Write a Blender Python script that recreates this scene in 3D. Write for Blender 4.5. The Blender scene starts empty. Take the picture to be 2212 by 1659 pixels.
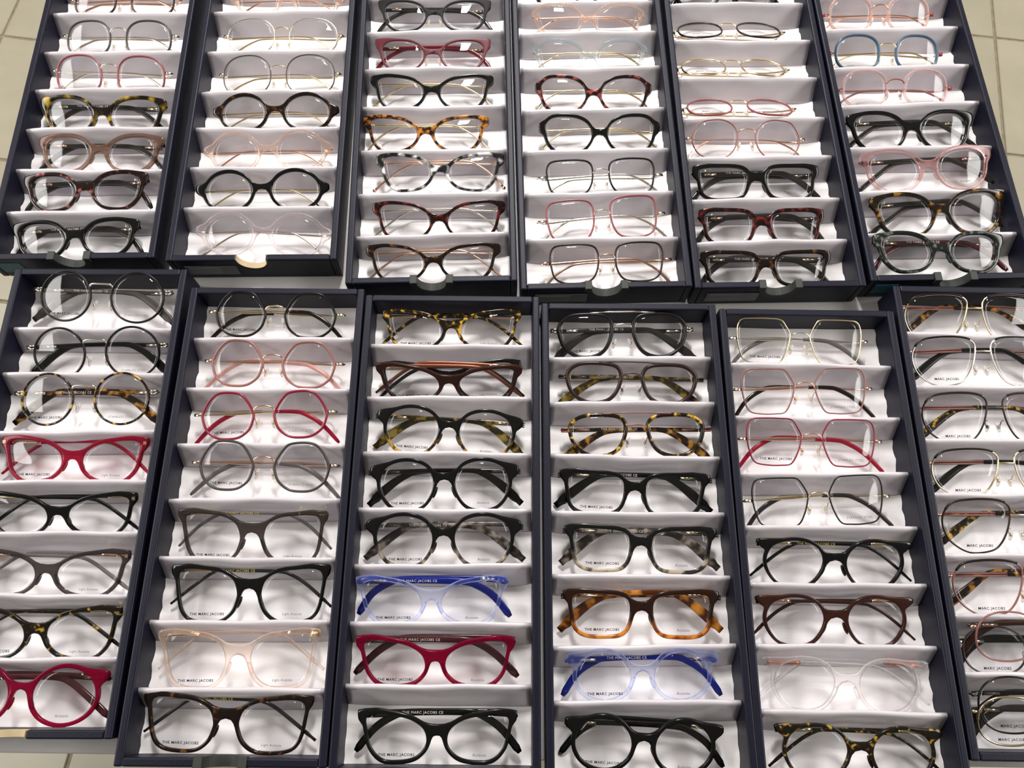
import bpy, bmesh, math, random
from mathutils import Vector, Matrix
random.seed(7)
SC = bpy.context.scene
COL = SC.collection
U = 1.1e-3                      # one design unit, close to a millimetre
R = math.radians
RIM = 0.858                     # height of the tray rims above the tiled floor

# ------------------------------------------------------------------ camera
PITCH, ROLL = 1.2211266, 0.01464595
cam_d = bpy.data.cameras.new('camera'); cam = bpy.data.objects.new('camera', cam_d); COL.objects.link(cam)
cam_d.sensor_fit = 'HORIZONTAL'; cam_d.sensor_width = 36; cam_d.lens = 36*0.77; cam_d.clip_start = 0.01
fw = Vector((0, math.cos(PITCH), -math.sin(PITCH))); up = Vector((0, math.sin(PITCH), math.cos(PITCH))); rt = Vector((1, 0, 0))
rt, up = math.cos(ROLL)*rt+math.sin(ROLL)*up, -math.sin(ROLL)*rt+math.cos(ROLL)*up
M3 = Matrix((rt, up, -fw)).transposed()
cam.matrix_world = Matrix.Translation((0, 0, RIM+654.58*U)) @ M3.to_4x4()
SC.camera = cam

# ------------------------------------------------------------------ world, ceiling panels, added side fill, exposure
wd = bpy.data.worlds.new('world'); SC.world = wd; wd.use_nodes = True
wd.node_tree.nodes['Background'].inputs[0].default_value = (0.80, 0.80, 0.82, 1)
wd.node_tree.nodes['Background'].inputs[1].default_value = 0.22
def panel(x, y, z, sx, sy, power, col=(1, 0.97, 0.93), rot=(0, 0, 0)):
    l = bpy.data.lights.new('ceiling_or_fill_panel', 'AREA'); l.shape = 'RECTANGLE'; l.size = sx; l.size_y = sy
    l.energy = power; l.color = col
    o = bpy.data.objects.new('ceiling_or_fill_panel', l); COL.objects.link(o); o.location = (x, y, z); o.rotation_euler = rot
    return o
CZ = 2.75
panel(0.02, 1.80, CZ, 0.22, 0.62, 58)
panel(-2.9, 0.7, CZ, 1.6, 2.4, 150)  # added side fill for broad light, kept wide of the lens reflections
panel(3.0, 0.7, CZ, 1.6, 2.4, 150)  # matching fill added on the right, no known fixture
panel(0.0, 3.5, CZ, 1.2, 0.6, 74)
SC.view_settings.view_transform = 'Standard'
SC.view_settings.look = 'None'
SC.view_settings.gamma = 1
SC.view_settings.use_curve_mapping = False
SC.view_settings.exposure = 0.08

# ------------------------------------------------------------------ helpers
def empty(name, parent=None):
    o = bpy.data.objects.new(name, None); COL.objects.link(o); o.empty_display_size = 0.02
    if parent: o.parent = parent
    return o
def tag(o, label, cat, group=None, kind=None):
    if label: o['label'] = label
    if cat: o['category'] = cat
    if group: o['group'] = group
    if kind: o['kind'] = kind
    return o
def mesh(name, v, f, mat=None, smooth=True):
    me = bpy.data.meshes.new(name); me.from_pydata([(a*U, b*U, c*U) for a, b, c in v], [], f)
    if mat: me.materials.append(mat)
    if smooth: me.polygons.foreach_set('use_smooth', [True]*len(me.polygons))
    me.update(); return me
def fixn(me):
    bm = bmesh.new(); bm.from_mesh(me); bmesh.ops.recalc_face_normals(bm, faces=bm.faces); bm.to_mesh(me); bm.free(); return me
def obj(name, me, parent=None):
    o = bpy.data.objects.new(name, me); COL.objects.link(o)
    if parent: o.parent = parent
    return o
def bevel(o, w, seg=2):
    m = o.modifiers.new('bevel', 'BEVEL'); m.width = w*U; m.segments = seg; m.limit_method = 'ANGLE'; m.angle_limit = R(40); m.harden_normals = False
    return o
def box(x0, x1, y0, y1, z0, z1):
    v = [(x, y, z) for z in (z0, z1) for y in (y0, y1) for x in (x0, x1)]
    return v, [(0, 2, 3, 1), (4, 5, 7, 6), (0, 1, 5, 4), (2, 6, 7, 3), (0, 4, 6, 2), (1, 3, 7, 5)]
def sweep(pts, ru, rv, n=8, closed=False, sq=2.0):
    """tube along pts; ru = radius in the plane, rv = radius along z; ru/rv are numbers or lists"""
    P = [Vector(p) for p in pts]; N = len(P); v = []; f = []
    for i, p in enumerate(P):
        a = P[i-1] if (i > 0 or closed) else p; b = P[(i+1) % N] if (i < N-1 or closed) else p
        t = (b-a).normalized(); ref = Vector((0, 0, 1)) if abs(t.z) < 0.85 else Vector((0, 1, 0))
        u = t.cross(ref).normalized(); w = u.cross(t).normalized()
        r1 = ru[i] if isinstance(ru, (list, tuple)) else ru; r2 = rv[i] if isinstance(rv, (list, tuple)) else rv
        for k in range(n):
            an = 2*math.pi*(k+.5)/n; c, s = math.cos(an), math.sin(an)
            c = math.copysign(abs(c)**(2/sq), c); s = math.copysign(abs(s)**(2/sq), s)
            q = p+u*(c*r1)+w*(s*r2); v.append(tuple(q))
    for i in range(N if closed else N-1):
        j = (i+1) % N
        for k in range(n):
            l = (k+1) % n; f.append((i*n+k, i*n+l, j*n+l, j*n+k))
    if not closed:
        f.append(tuple(range(n))); f.append(tuple((N-1)*n+k for k in reversed(range(n))))
    return v, f
def join(*vf):
    V = []; F = []
    for v, f in vf:
        o = len(V); V += v; F += [tuple(i+o for i in q) for q in f]
    return V, F
def crom(pts, n, closed=True, dense=16):
    """Catmull-Rom through pts, resampled to n equal steps"""
    P = [Vector((*p, 0)) if len(p) == 2 else Vector(p) for p in pts]; N = len(P); D = []
    for i in range(N if closed else N-1):
        g = (lambda k: P[k % N]) if closed else (lambda k: P[min(max(k, 0), N-1)])
        p0, p1, p2, p3 = g(i-1), g(i), g(i+1), g(i+2)
        for k in range(dense):
            t = k/dense
            D.append(0.5*((2*p1)+(p2-p0)*t+(2*p0-5*p1+4*p2-p3)*t*t+(3*p1-p0-3*p2+p3)*t**3))
    D.append(D[0].copy() if closed else P[-1])
    L = [0]
    for i in range(1, len(D)): L.append(L[-1]+(D[i]-D[i-1]).length)
    out = []; j = 0; m = n if closed else n-1
    for i in range(n):
        s = L[-1]*i/m
        while j < len(L)-2 and L[j+1] < s: j += 1
        d = L[j+1]-L[j]; out.append(D[j].lerp(D[j+1], 0 if d == 0 else min(1, (s-L[j])/d)))
    return out

# ------------------------------------------------------------------ materials
MATS = {}
def nodes(name):
    m = bpy.data.materials.new(name); m.use_nodes = True; nt = m.node_tree
    return m, nt, nt.nodes['Principled BSDF'], nt.nodes['Material Output']
def coords(nt, scale, rnd=True):
    tc = nt.nodes.new('ShaderNodeTexCoord'); mp = nt.nodes.new('ShaderNodeMapping'); mp.inputs['Scale'].default_value = scale if isinstance(scale, tuple) else (scale,)*3
    nt.links.new(tc.outputs['Object'], mp.inputs['Vector'])
    if rnd:
        oi = nt.nodes.new('ShaderNodeObjectInfo'); ml = nt.nodes.new('ShaderNodeMath'); ml.operation = 'MULTIPLY'; ml.inputs[1].default_value = 37.0
        nt.links.new(oi.outputs['Random'], ml.inputs[0]); nt.links.new(ml.outputs[0], mp.inputs['Location'])
    return tc, mp
def noise(nt, vec, scale, detail=2, rough=.5):
    n = nt.nodes.new('ShaderNodeTexNoise'); n.inputs['Scale'].default_value = scale; n.inputs['Detail'].default_value = detail; n.inputs['Roughness'].default_value = rough
    nt.links.new(vec, n.inputs['Vector']); return n
def ramp(nt, fac, stops):
    r = nt.nodes.new('ShaderNodeValToRGB'); e = r.color_ramp.elements
    while len(e) < len(stops): e.new(.5)
    for i, (p, c) in enumerate(stops): e[i].position = p; e[i].color = (*c, 1)
    nt.links.new(fac, r.inputs[0]); return r
def bump(nt, h, strength, dist, b):
    n = nt.nodes.new('ShaderNodeBump'); n.inputs['Strength'].default_value = strength; n.inputs['Distance'].default_value = dist
    nt.links.new(h, n.inputs['Height']); nt.links.new(n.outputs[0], b.inputs['Normal'])
def plain(name, col, rough=.5, metal=0, coat=0, spec=.5):
    if name in MATS: return MATS[name]
    m, nt, b, o = nodes(name); b.inputs['Base Color'].default_value = (*col, 1); b.inputs['Roughness'].default_value = rough
    b.inputs['Metallic'].default_value = metal; b.inputs['Coat Weight'].default_value = coat; b.inputs['Specular IOR Level'].default_value = spec
    MATS[name] = m; return m
def mixcol(nt, fac, a, b):
    mx = nt.nodes.new('ShaderNodeMix'); mx.data_type = 'RGBA'
    nt.links.new(fac, mx.inputs[0])
    for s, i in ((a, 6), (b, 7)):
        if hasattr(s, 'is_linked') or hasattr(s, 'links'): nt.links.new(s, mx.inputs[i])
        else: mx.inputs[i].default_value = (*s, 1)
    return mx.outputs[2]
def seethrough(nt, b, o, colsock, col, alpha):
    """polished see-through plastic: tinted light passes, edges and highlights show"""
    tr = nt.nodes.new('ShaderNodeBsdfTransparent'); mx = nt.nodes.new('ShaderNodeMixShader')
    if colsock: nt.links.new(colsock, tr.inputs[0])
    else: tr.inputs[0].default_value = (*col, 1)
    lw = nt.nodes.new('ShaderNodeLayerWeight'); lw.inputs[0].default_value = .22
    mr = nt.nodes.new('ShaderNodeMapRange'); mr.inputs[3].default_value = alpha; mr.inputs[4].default_value = min(1, alpha+.62)
    nt.links.new(lw.outputs['Facing'], mr.inputs[0]); nt.links.new(mr.outputs[0], mx.inputs[0])
    thru = tr.outputs[0]
    if alpha < .3:
        gl = nt.nodes.new('ShaderNodeBsdfGlass'); gl.inputs['Roughness'].default_value = .03; gl.inputs['IOR'].default_value = 1.38; gl.inputs[0].default_value = (*(col or (1, 1, 1)), 1)
        m2 = nt.nodes.new('ShaderNodeMixShader'); m2.inputs[0].default_value = .45; nt.links.new(tr.outputs[0], m2.inputs[1]); nt.links.new(gl.outputs[0], m2.inputs[2]); thru = m2.outputs[0]
    nt.links.new(thru, mx.inputs[1]); nt.links.new(b.outputs[0], mx.inputs[2]); nt.links.new(mx.outputs[0], o.inputs[0])
def acetate(name, col, alpha=None, tint=None):
    if name in MATS: return MATS[name]
    m, nt, b, o = nodes(name); b.inputs['Base Color'].default_value = (*col, 1); b.inputs['Roughness'].default_value = .14; b.inputs['Specular IOR Level'].default_value = .32
    if alpha is not None: seethrough(nt, b, o, None, tint or col, alpha)
    MATS[name] = m; return m
def tort(name, dark, mid, light, scale=95, bias=.5, alpha=None, top=None, topy=(0, 10)):
    """mottled tortoiseshell acetate; top = a plain colour the upper part of the front is laminated with"""
    if name in MATS: return MATS[name]
    m, nt, b, o = nodes(name); tc, mp = coords(nt, (1, 1, .4))
    n = noise(nt, mp.outputs[0], scale, 1.5, .45)
    r = ramp(nt, n.outputs['Fac'], [(bias-.06, dark), (bias+.02, mid), (bias+.12, light)])
    out = r.outputs[0]
    if top:
        sx = nt.nodes.new('ShaderNodeSeparateXYZ'); nt.links.new(tc.outputs['Object'], sx.inputs[0])
        mr = nt.nodes.new('ShaderNodeMapRange'); mr.interpolation_type = 'SMOOTHSTEP'
        mr.inputs[1].default_value = topy[0]*U; mr.inputs[2].default_value = topy[1]*U
        nt.links.new(sx.outputs['Y'], mr.inputs[0]); out = mixcol(nt, mr.outputs[0], out, top)
    nt.links.new(out, b.inputs['Base Color']); b.inputs['Roughness'].default_value = .14; b.inputs['Specular IOR Level'].default_value = .32
    if alpha is not None: seethrough(nt, b, o, out, None, alpha)
    MATS[name] = m; return m

def mat_leather():
    m, nt, b, o = nodes('navy_leatherette'); tc, mp = coords(nt, 1)
    n = noise(nt, mp.outputs[0], 900, 3, .6); n2 = noise(nt, mp.outputs[0], 14, 3, .6)
    r = ramp(nt, n2.outputs['Fac'], [(.3, (.0034, .0037, .0125)), (.75, (.0050, .0054, .015))])
    nt.links.new(r.outputs[0], b.inputs['Base Color']); b.inputs['Roughness'].default_value = .44; b.inputs['Specular IOR Level'].default_value = .24
    bump(nt, n.outputs['Fac'], .35, .0004, b); return m
def mat_satin(name, c0, c1, rough, spec=.65):
    m, nt, b, o = nodes(name); tc, mp = coords(nt, (1, 5, 2))
    n = noise(nt, mp.outputs[0], 11, 3, .55); w = noise(nt, mp.outputs[0], 2600, 1)
    r = ramp(nt, n.outputs['Fac'], [(.3, c0), (.7, c1)])
    nt.links.new(r.outputs[0], b.inputs['Base Color']); b.inputs['Roughness'].default_value = rough
    b.inputs['Sheen Weight'].default_value = .15; b.inputs['Sheen Roughness'].default_value = .35; b.inputs['Specular IOR Level'].default_value = spec
    bump(nt, n.outputs['Fac'], .35, .0022, b); return m
LEATHER = mat_leather()
SATIN_SHADED = mat_satin('white_satin_shaded', (.52, .488, .525), (.60, .565, .60), .25, 1.0)  # divider satin: shade of the steep faces is put into this greyer white
LINING = mat_satin('white_satin_lining', (.84, .81, .825), (.88, .85, .865), .42)
CARD = plain('raw_cardboard', (.55, .44, .27), .9)
TRIM = plain('black_plastic_trim', (.022, .025, .022), .62)
HOLDER = plain('grey_label_pocket', (.075, .08, .082), .3)
CARDGREY = plain('grey_label_card', (.16, .165, .165), .6)
TEAL = plain('teal_sticker', (.012, .09, .12), .5)
def mat_lens():
    m, nt, b, o = nodes('demo_lens'); nt.nodes.remove(b)
    t = nt.nodes.new('ShaderNodeBsdfTransparent'); t.inputs[0].default_value = (.965, .965, .97, 1)
    g = nt.nodes.new('ShaderNodeBsdfGlossy'); g.inputs['Roughness'].default_value = .015
    lw = nt.nodes.new('ShaderNodeLayerWeight'); lw.inputs[0].default_value = .5
    pw = nt.nodes.new('ShaderNodeMath'); pw.operation = 'POWER'; pw.inputs[1].default_value = 4.0; nt.links.new(lw.outputs['Facing'], pw.inputs[0])
    fr = nt.nodes.new('ShaderNodeMath'); fr.operation = 'MULTIPLY_ADD'; fr.inputs[1].default_value = .5; fr.inputs[2].default_value = .022; nt.links.new(pw.outputs[0], fr.inputs[0])
    mx = nt.nodes.new('ShaderNodeMixShader'); nt.links.new(fr.outputs[0], mx.inputs[0]); nt.links.new(t.outputs[0], mx.inputs[1]); nt.links.new(g.outputs[0], mx.inputs[2])
    nt.links.new(mx.outputs[0], o.inputs[0]); return m
LENS = mat_lens()
PAD = acetate('clear_silicone', (.8, .78, .74), .25, (.97, .96, .94))
INK = plain('black_print', (.006, .006, .006), .7, 0, 0, .2)
INKG = plain('grey_print', (.12, .12, .12), .7)
INKW = plain('white_print', (.55, .54, .50), .5)
INKY = plain('gold_print', (.62, .47, .12), .4, .3)
GOLD = plain('pale_gold', (.80, .66, .42), .22, 1)
ROSE = plain('rose_gold', (.83, .53, .40), .22, 1)
SILV = plain('light_gold_silver', (.78, .72, .62), .22, 1)
BLK_M = plain('black_lacquer', (.007, .006, .006), .28, 0, 0, .3)
BRN_M = plain('brown_lacquer', (.022, .010, .008), .28, 0, 0, .35)
PNK_M = plain('pink_lacquer', (.24, .055, .062), .28, 0, .1)
RED_M = plain('crimson_lacquer', (.20, .006, .026), .28, 0, .1)
GRY_M = plain('grey_lacquer', (.050, .042, .039), .30, 0, 0, .4)
PNG_M = plain('dusky_pink_lacquer', (.25, .105, .09), .30, 0, .1)
BURG_M = plain('burgundy_lacquer', (.095, .014, .022), .36, 0, 0, .25)
MAROON = plain('maroon_lacquer', (.25, .02, .03), .3, 0, .2)
BLACK = acetate('black_acetate', (.0045, .0045, .0045))
SMOKE = acetate('dark_smoke_acetate', (.02, .018, .017))
GREY_A = acetate('grey_clear_acetate', (.048, .040, .038), .42, (.40, .355, .35))
PEACH = acetate('peach_clear_acetate', (.70, .47, .36), .04, (.99, .95, .92))
ROSEC = acetate('pale_rose_clear_acetate', (.60, .50, .52), .04, (.985, .955, .965))
PINKC = acetate('pink_clear_acetate', (.50, .21, .195), .07, (.985, .915, .905))
BEIGE = acetate('brown_beige_clear_acetate', (.17, .10, .075), .29, (.76, .63, .57))
ICE = acetate('ice_blue_clear_acetate', (.30, .40, .44), .06, (.93, .965, .975))
LAV = acetate('lavender_blue_clear_acetate', (.34, .41, .88), .03, (.93, .945, 1.0))
CLEAR = acetate('clear_acetate', (.62, .60, .60), .03, (.985, .975, .975))
RASP = acetate('raspberry_clear_acetate', (.20, .003, .028), .42, (.64, .05, .19))
PINKR = acetate('rose_red_clear_acetate', (.25, .010, .034), .42, (.76, .15, .23))
CRIMT = acetate('crimson_clear_tip', (.32, .012, .045), .50, (.82, .17, .27))
BLUE_A = acetate('royal_blue_acetate', (.006, .012, .145))
PLUM = acetate('dark_plum_acetate', (.045, .012, .014))
BROWN_A = acetate('brown_acetate', (.034, .012, .0085), .80, (.42, .20, .15))
BLUEG = acetate('slate_blue_acetate', (.055, .10, .15))
PEACHS = acetate('peach_solid_acetate', (.72, .48, .40), .22, (.98, .89, .84))
PINKS = acetate('soft_pink_acetate', (.72, .47, .45), .14, (.985, .90, .885))
PKTIP = acetate('pale_pink_tip', (.75, .45, .42), .40, (.95, .80, .77))
GRTIP = acetate('grey_clear_tip', (.16, .15, .15), .55, (.60, .58, .58))
T_DARK = tort('dark_tortoise', (.008, .005, .004), (.018, .008, .005), (.11, .042, .010), 150, .60)
T_YEL = tort('yellow_black_tortoise', (.010, .007, .005), (.06, .030, .006), (.50, .31, .045), 190, .545)
T_AMB = tort('amber_tortoise', (.012, .005, .003), (.13, .040, .007), (.38, .15, .025), 170, .50)
T_RED = tort('red_black_tortoise', (.010, .004, .004), (.04, .008, .008), (.25, .055, .045), 160, .55)
T_BRED = tort('burgundy_tortoise', (.009, .004, .004), (.035, .006, .006), (.11, .013, .011), 170, .53)
T_HORN = tort('black_clear_horn', (.012, .012, .012), (.14, .14, .14), (.62, .61, .59), 110, .50)
T_GRN = tort('grey_green_horn', (.010, .011, .010), (.025, .03, .027), (.10, .115, .10), 190, .57)
T_LEFT = tort('olive_tortoise', (.008, .006, .005), (.06, .036, .006), (.34, .22, .02), 90, .52)
T_PNK = tort('black_pink_tortoise', (.012, .006, .005), (.03, .010, .008), (.26, .085, .075), 150, .60)
T_TOPY = tort('black_top_olive_tortoise', (.02, .012, .006), (.16, .09, .015), (.42, .27, .06), 140, .46, None, (.006, .006, .006), (-26, -12))
T_TOPG = tort('black_top_grey_horn', (.02, .017, .013), (.12, .10, .07), (.36, .30, .22), 110, .48, None, (.006, .006, .006), (-26, -14))
T_TOPB = tort('brown_top_amber', (.16, .036, .007), (.30, .085, .012), (.46, .18, .035), 120, .46, None, (.016, .006, .004), (-25, -16))
T_OLV = tort('olive_clear_temple', (.018, .013, .006), (.075, .050, .011), (.27, .19, .04), 120, .50)
T_GTM = tort('grey_brown_temple', (.02, .018, .016), (.07, .06, .05), (.24, .20, .17), 120, .5)
T_ORG = tort('amber_temple', (.06, .016, .004), (.27, .085, .011), (.46, .19, .03), 110, .47)
MARC_T = acetate('maroon_clear_acetate', (.15, .012, .02), .6, (.6, .15, .18))
T_FLK = tort('black_tortoise_yellow_flecks', (.009, .007, .005), (.035, .019, .005), (.36, .22, .03), 210, .59)
T_AMT = tort('brown_yellow_tortoise_temple', (.012, .006, .004), (.075, .028, .007), (.33, .165, .03), 150, .53)
MATTE = plain('matte_black_metal', (.010, .009, .009), .5, 0, 0, .15)

# ------------------------------------------------------------------ tiled floor
def mat_tile():
    m, nt, b, o = nodes('beige_tile'); tc, mp = coords(nt, 1)
    n = noise(nt, mp.outputs[0], 9, 5, .6); oi = nt.nodes.new('ShaderNodeObjectInfo')
    r = ramp(nt, n.outputs['Fac'], [(.3, (.225, .204, .148)), (.7, (.255, .232, .172))])
    hv = nt.nodes.new('ShaderNodeHueSaturation'); mr = nt.nodes.new('ShaderNodeMapRange'); mr.inputs[3].default_value = .95; mr.inputs[4].default_value = 1.05
    nt.links.new(oi.outputs['Random'], mr.inputs[0]); nt.links.new(mr.outputs[0], hv.inputs['Value']); nt.links.new(r.outputs[0], hv.inputs['Color'])
    nt.links.new(hv.outputs[0], b.inputs['Base Color']); b.inputs['Roughness'].default_value = .38; bump(nt, n.outputs['Fac'], .1, .001, b); return m
TILE = mat_tile()
def mat_grout():
    m, nt, b, o = nodes('brown_grout'); tc, mp = coords(nt, 1, False); n = noise(nt, mp.outputs[0], 60, 3)
    r = ramp(nt, n.outputs['Fac'], [(.3, (.13, .105, .065)), (.7, (.18, .15, .10))]); nt.links.new(r.outputs[0], b.inputs['Base Color'])
    b.inputs['Roughness'].default_value = .9; return m
TS, TA = 324.0, R(-7.2)
v, f = box(-3200, 3200, -2600, 3400, -30, -3)
floor = obj('floor', mesh('floor', v, f, mat_grout(), False)); tag(floor, 'floor of square beige tiles with brown grout', None, None, 'structure')
v, f = box(-TS/2+3.2, TS/2-3.2, -TS/2+3.2, TS/2-3.2, -14, 0)
me_tile = mesh('tile', v, f, TILE, False)
bm = bmesh.new(); bm.from_mesh(me_tile); bmesh.ops.bevel(bm, geom=[e for e in bm.edges if all(w.co.z > -.001 for w in e.verts)], offset=1.5*U, segments=1, affect='EDGES'); bm.to_mesh(me_tile); bm.free()
ca, sa = math.cos(TA), math.sin(TA)
for i in range(-3, 12):
    for j in range(-8, 5):
        gx, gy = (i+.5)*TS, (j+.5)*TS
        x, y = -1184+ca*gx-sa*gy, 1357+sa*gx+ca*gy
        if -2100 < x < 2100 and -1100 < y < 2600:
            t = obj('tile', me_tile, floor); t.location = (x*U, y*U, random.uniform(-.3, .3)*U); t.rotation_euler = (0, 0, TA)

v, f = box(-3900, 3900, -3000, 4200, (CZ+.02)/U, (CZ+.10)/U)
ceiling = obj('ceiling', mesh('ceiling', v, f, plain('white_ceiling', (.72, .71, .69), .9), False)); tag(ceiling, 'plain white shop ceiling', None, None, 'structure')

# ------------------------------------------------------------------ display table
def mat_table():
    m, nt, b, o = nodes('light_grey_laminate'); tc, mp = coords(nt, (1, 6, 1), False); n = noise(nt, mp.outputs[0], 30, 4)
    r = ramp(nt, n.outputs['Fac'], [(.3, (.42, .405, .40)), (.7, (.47, .455, .445))]); nt.links.new(r.outputs[0], b.inputs['Base Color'])
    b.inputs['Roughness'].default_value = .4; return m
TABM = mat_table()
TH = 34.0                                   # tray height
TZ = RIM/U-TH                               # table top height in design units
table = empty('display_table'); tag(table, 'light grey laminate table that carries all the eyewear trays', 'table')
TX0, TX1, TY0, TY1 = -487, 500, -66, 820
v, f = box(TX0, TX1, TY0, TY1, TZ-25, TZ); bevel(obj('table_top', mesh('table_top', v, f, TABM, False), table), 1.2)
LEGM = plain('grey_steel_leg', (.25, .25, .25), .4, .6)
v, f = box(-20, 20, -20, 20, 0, TZ-25); lg = mesh('leg', v, f, LEGM, False)
for x in (TX0+45, TX1-45):
    for y in (TY0+45, TY1-45):
        o = bevel(obj('leg', lg, table), 2); o.location = (x*U, y*U, 0)
for x0, x1, y0, y1 in ((TX0+66, TX1-66, TY0+35, TY0+53), (TX0+66, TX1-66, TY1-53, TY1-35), (TX0+35, TX0+53, TY0+66, TY1-66), (TX1-53, TX1-35, TY0+66, TY1-66)):
    v, f = box(x0, x1, y0, y1, TZ-85, TZ-25); obj('apron', mesh('apron', v, f, LEGM, False), table)

# ------------------------------------------------------------------ trays (origin: front edge middle, z = 0 at the table)
TW, TL, WT, FLOORZ, APEX = 160.0, 400.7, 6.5, 5.0, 28.0
HW = TW/2
def wall_profile(length, notch=False):
    """front or back wall: outline in x,z with an optional thumb notch, extruded over the wall thickness"""
    hx = TW/2-WT
    out = [(-hx, 0), (hx, 0), (hx, TH)]
    if notch:
        for k in range(15):
            a = math.pi*k/14; out.append((14.5*math.cos(a), TH-17*math.sin(a)**.85))
    out.append((-hx, TH)); n = len(out)
    v = [(x, 0, z) for x, z in out]+[(x, WT, z) for x, z in out]
    f = [tuple(range(n)), tuple(reversed(range(n, 2*n)))]+[(i+n, (i+1) % n+n, (i+1) % n, i) for i in range(n)]
    return v, f
v, f = wall_profile(0, True); ME_FRONT = fixn(mesh('front_wall', v, f, LEATHER, False))
v, f = wall_profile(0, False); ME_BACK = fixn(mesh('back_wall', v, f, LEATHER, False))
v, f = box(0, WT, 0, TL, 0, TH); ME_SIDE = mesh('side_wall', v, f, LEATHER, False)
v, f = box(-HW+WT, HW-WT, WT, TL-WT, 0, 3.2); ME_BASE = mesh('base_board', v, f, LEATHER, False)
def lining():
    nx, ny = 28, 70; X0, X1, Y0, Y1 = -HW+WT+.2, HW-WT-.2, WT+.2, TL-WT-.2; v = []; f = []
    for j in range(ny+1):
        for i in range(nx+1):
            x = X0+(X1-X0)*i/nx; y = Y0+(Y1-Y0)*j/ny; e = (abs(x)/(X1))**8
            z = FLOORZ+.35*math.sin(x*.11+y*.21)+.3*math.sin(y*.33-x*.05)+e*(1.6*math.sin(y*.36+.4*math.sin(y*.11))+1.6)
            v.append((x, y, max(z, 3.6)))
    for j in range(ny):
        for i in range(nx):
            a = j*(nx+1)+i; f.append((a, a+1, a+nx+2, a+nx+1))
    b = len(v)                       # underside so the lining is a real pad
    v += [(X0, Y0, 3.2), (X1, Y0, 3.2), (X1, Y1, 3.2), (X0, Y1, 3.2)]; f.append((b+3, b+2, b+1, b))
    return v, f
v, f = lining(); ME_LINING = mesh('lining', v, f, LINING)
def divider(seed):
    rnd = random.Random(seed); n = 30; hx = HW-WT-.3; v = []; f = []
    prof = [(-15.0, 4.6), (-13.6, 7.6), (-10.4, 13.0), (-6.6, 19.0), (-4.3, 22.9), (-2.9, 25.6), (-1.2, 27.4), (.4, 28.0), (1.7, 27.2), (2.0, 25.6), (-.6, 20.6), (-4.2, 14.4), (-8.0, 8.4), (-10.0, 4.6)]
    ph = [rnd.uniform(0, 6.28) for _ in range(8)]; m = len(prof); am = rnd.uniform(.5, 1.1)
    for i in range(n+1):
        u = -1+2*i/n; x = u*hx; e = abs(u)**14
        dy = am*(.7*math.sin(u*2.3+ph[0])+.35*math.sin(u*7+ph[1])); dz = am*(.45*math.sin(u*3.1+ph[2])+.3*math.sin(u*9+ph[3]))
        for k, (y, z) in enumerate(prof):
            w = max(0, (z-4.6)/23.4); sag = (1.1*math.sin(u*4.1+ph[4])+.6*math.sin(u*11+ph[5]))*math.sin(math.pi*w)*.55*am
            v.append((x*(1-.004*w), y+dy*w+(sag if k < 6 else 0), z+dz*w-(.9*e*w)))
    for i in range(n):
        for k in range(m-1): f.append((i*m+k, i*m+k+1, (i+1)*m+k+1, (i+1)*m+k))
        f.append((i*m+m-1, i*m, (i+1)*m, (i+1)*m+m-1))
    f.append(tuple(range(m))); f.append(tuple(n*m+k for k in reversed(range(m))))
    me = fixn(mesh('divider', v, f, SATIN_SHADED)); return me
ME_DIV = [divider(s) for s in range(6)]
def notch_trim():
    V = []; F = []; n = 16; rr = []
    for k in range(n+1):
        a = math.pi*k/n; c, s = math.cos(a), math.sin(a)**.85
        rr.append(((14.6*c, TH-17.1*s), (13.4*c, TH-15.8*s), (19*c, TH-21.5*s)))
    y0, y1 = -.9, WT+.9
    for (o, i, fl) in rr:            # U channel lining the cut plus a flange lying on the outer face
        V += [(o[0], y0, o[1]), (i[0], y0, i[1]), (i[0], y1, i[1]), (o[0], y1, o[1]), (fl[0], y0, fl[1]), (fl[0], -.05, fl[1]), (o[0], -.05, o[1])]
    for k in range(n):
        a, b = k*7, k*7+7
        F += [(a, a+1, b+1, b), (a+1, a+2, b+2, b+1), (a+2, a+3, b+3, b+2), (a+3, a+6, b+6, b+3), (a, b, b+4, a+4), (a+4, b+4, b+5, a+5), (a+5, b+5, b+6, a+6)]
    vf = [(V, F)]
    for sx in (-1, 1): vf.append(box(sx*16.8-3.3, sx*16.8+3.3, -1.2, WT+1.2, TH-5.5, TH+1.0))
    return join(*vf)
v, f = notch_trim(); ME_TRIM = fixn(mesh('notch_trim', v, f, TRIM, False))
def raw_edge():
    V = []; F = []; n = 16
    for k in range(n+1):
        a = math.pi*k/n; c, s = math.cos(a), math.sin(a)**.85
        V += [(14.5*c, .4, TH-17*s), (13.9*c, .4, TH-16.3*s), (13.9*c, WT-.4, TH-16.3*s), (14.5*c, WT-.4, TH-17*s)]
    for k in range(n):
        a, b = k*4, k*4+4
        F += [(a, a+1, b+1, b), (a+1, a+2, b+2, b+1), (a+2, a+3, b+3, b+2), (a+3, a, b, b+3)]
    return V, F
v, f = raw_edge(); ME_RAW = fixn(mesh('raw_notch_edge', v, f, CARD, False))
v, f = box(-66, -17, -.9, .2, 8, 23); ME_HOLD = mesh('label_pocket', v, f, HOLDER, False)
v, f = box(-63, -33, -1.2, -.8, 10, 21.5); ME_LCARD = mesh('label_card', v, f, CARDGREY, False)
v, f = box(-72, -50, -.5, .1, 10, 26); ME_STICK = mesh('sticker', v, f, TEAL, False)

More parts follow.
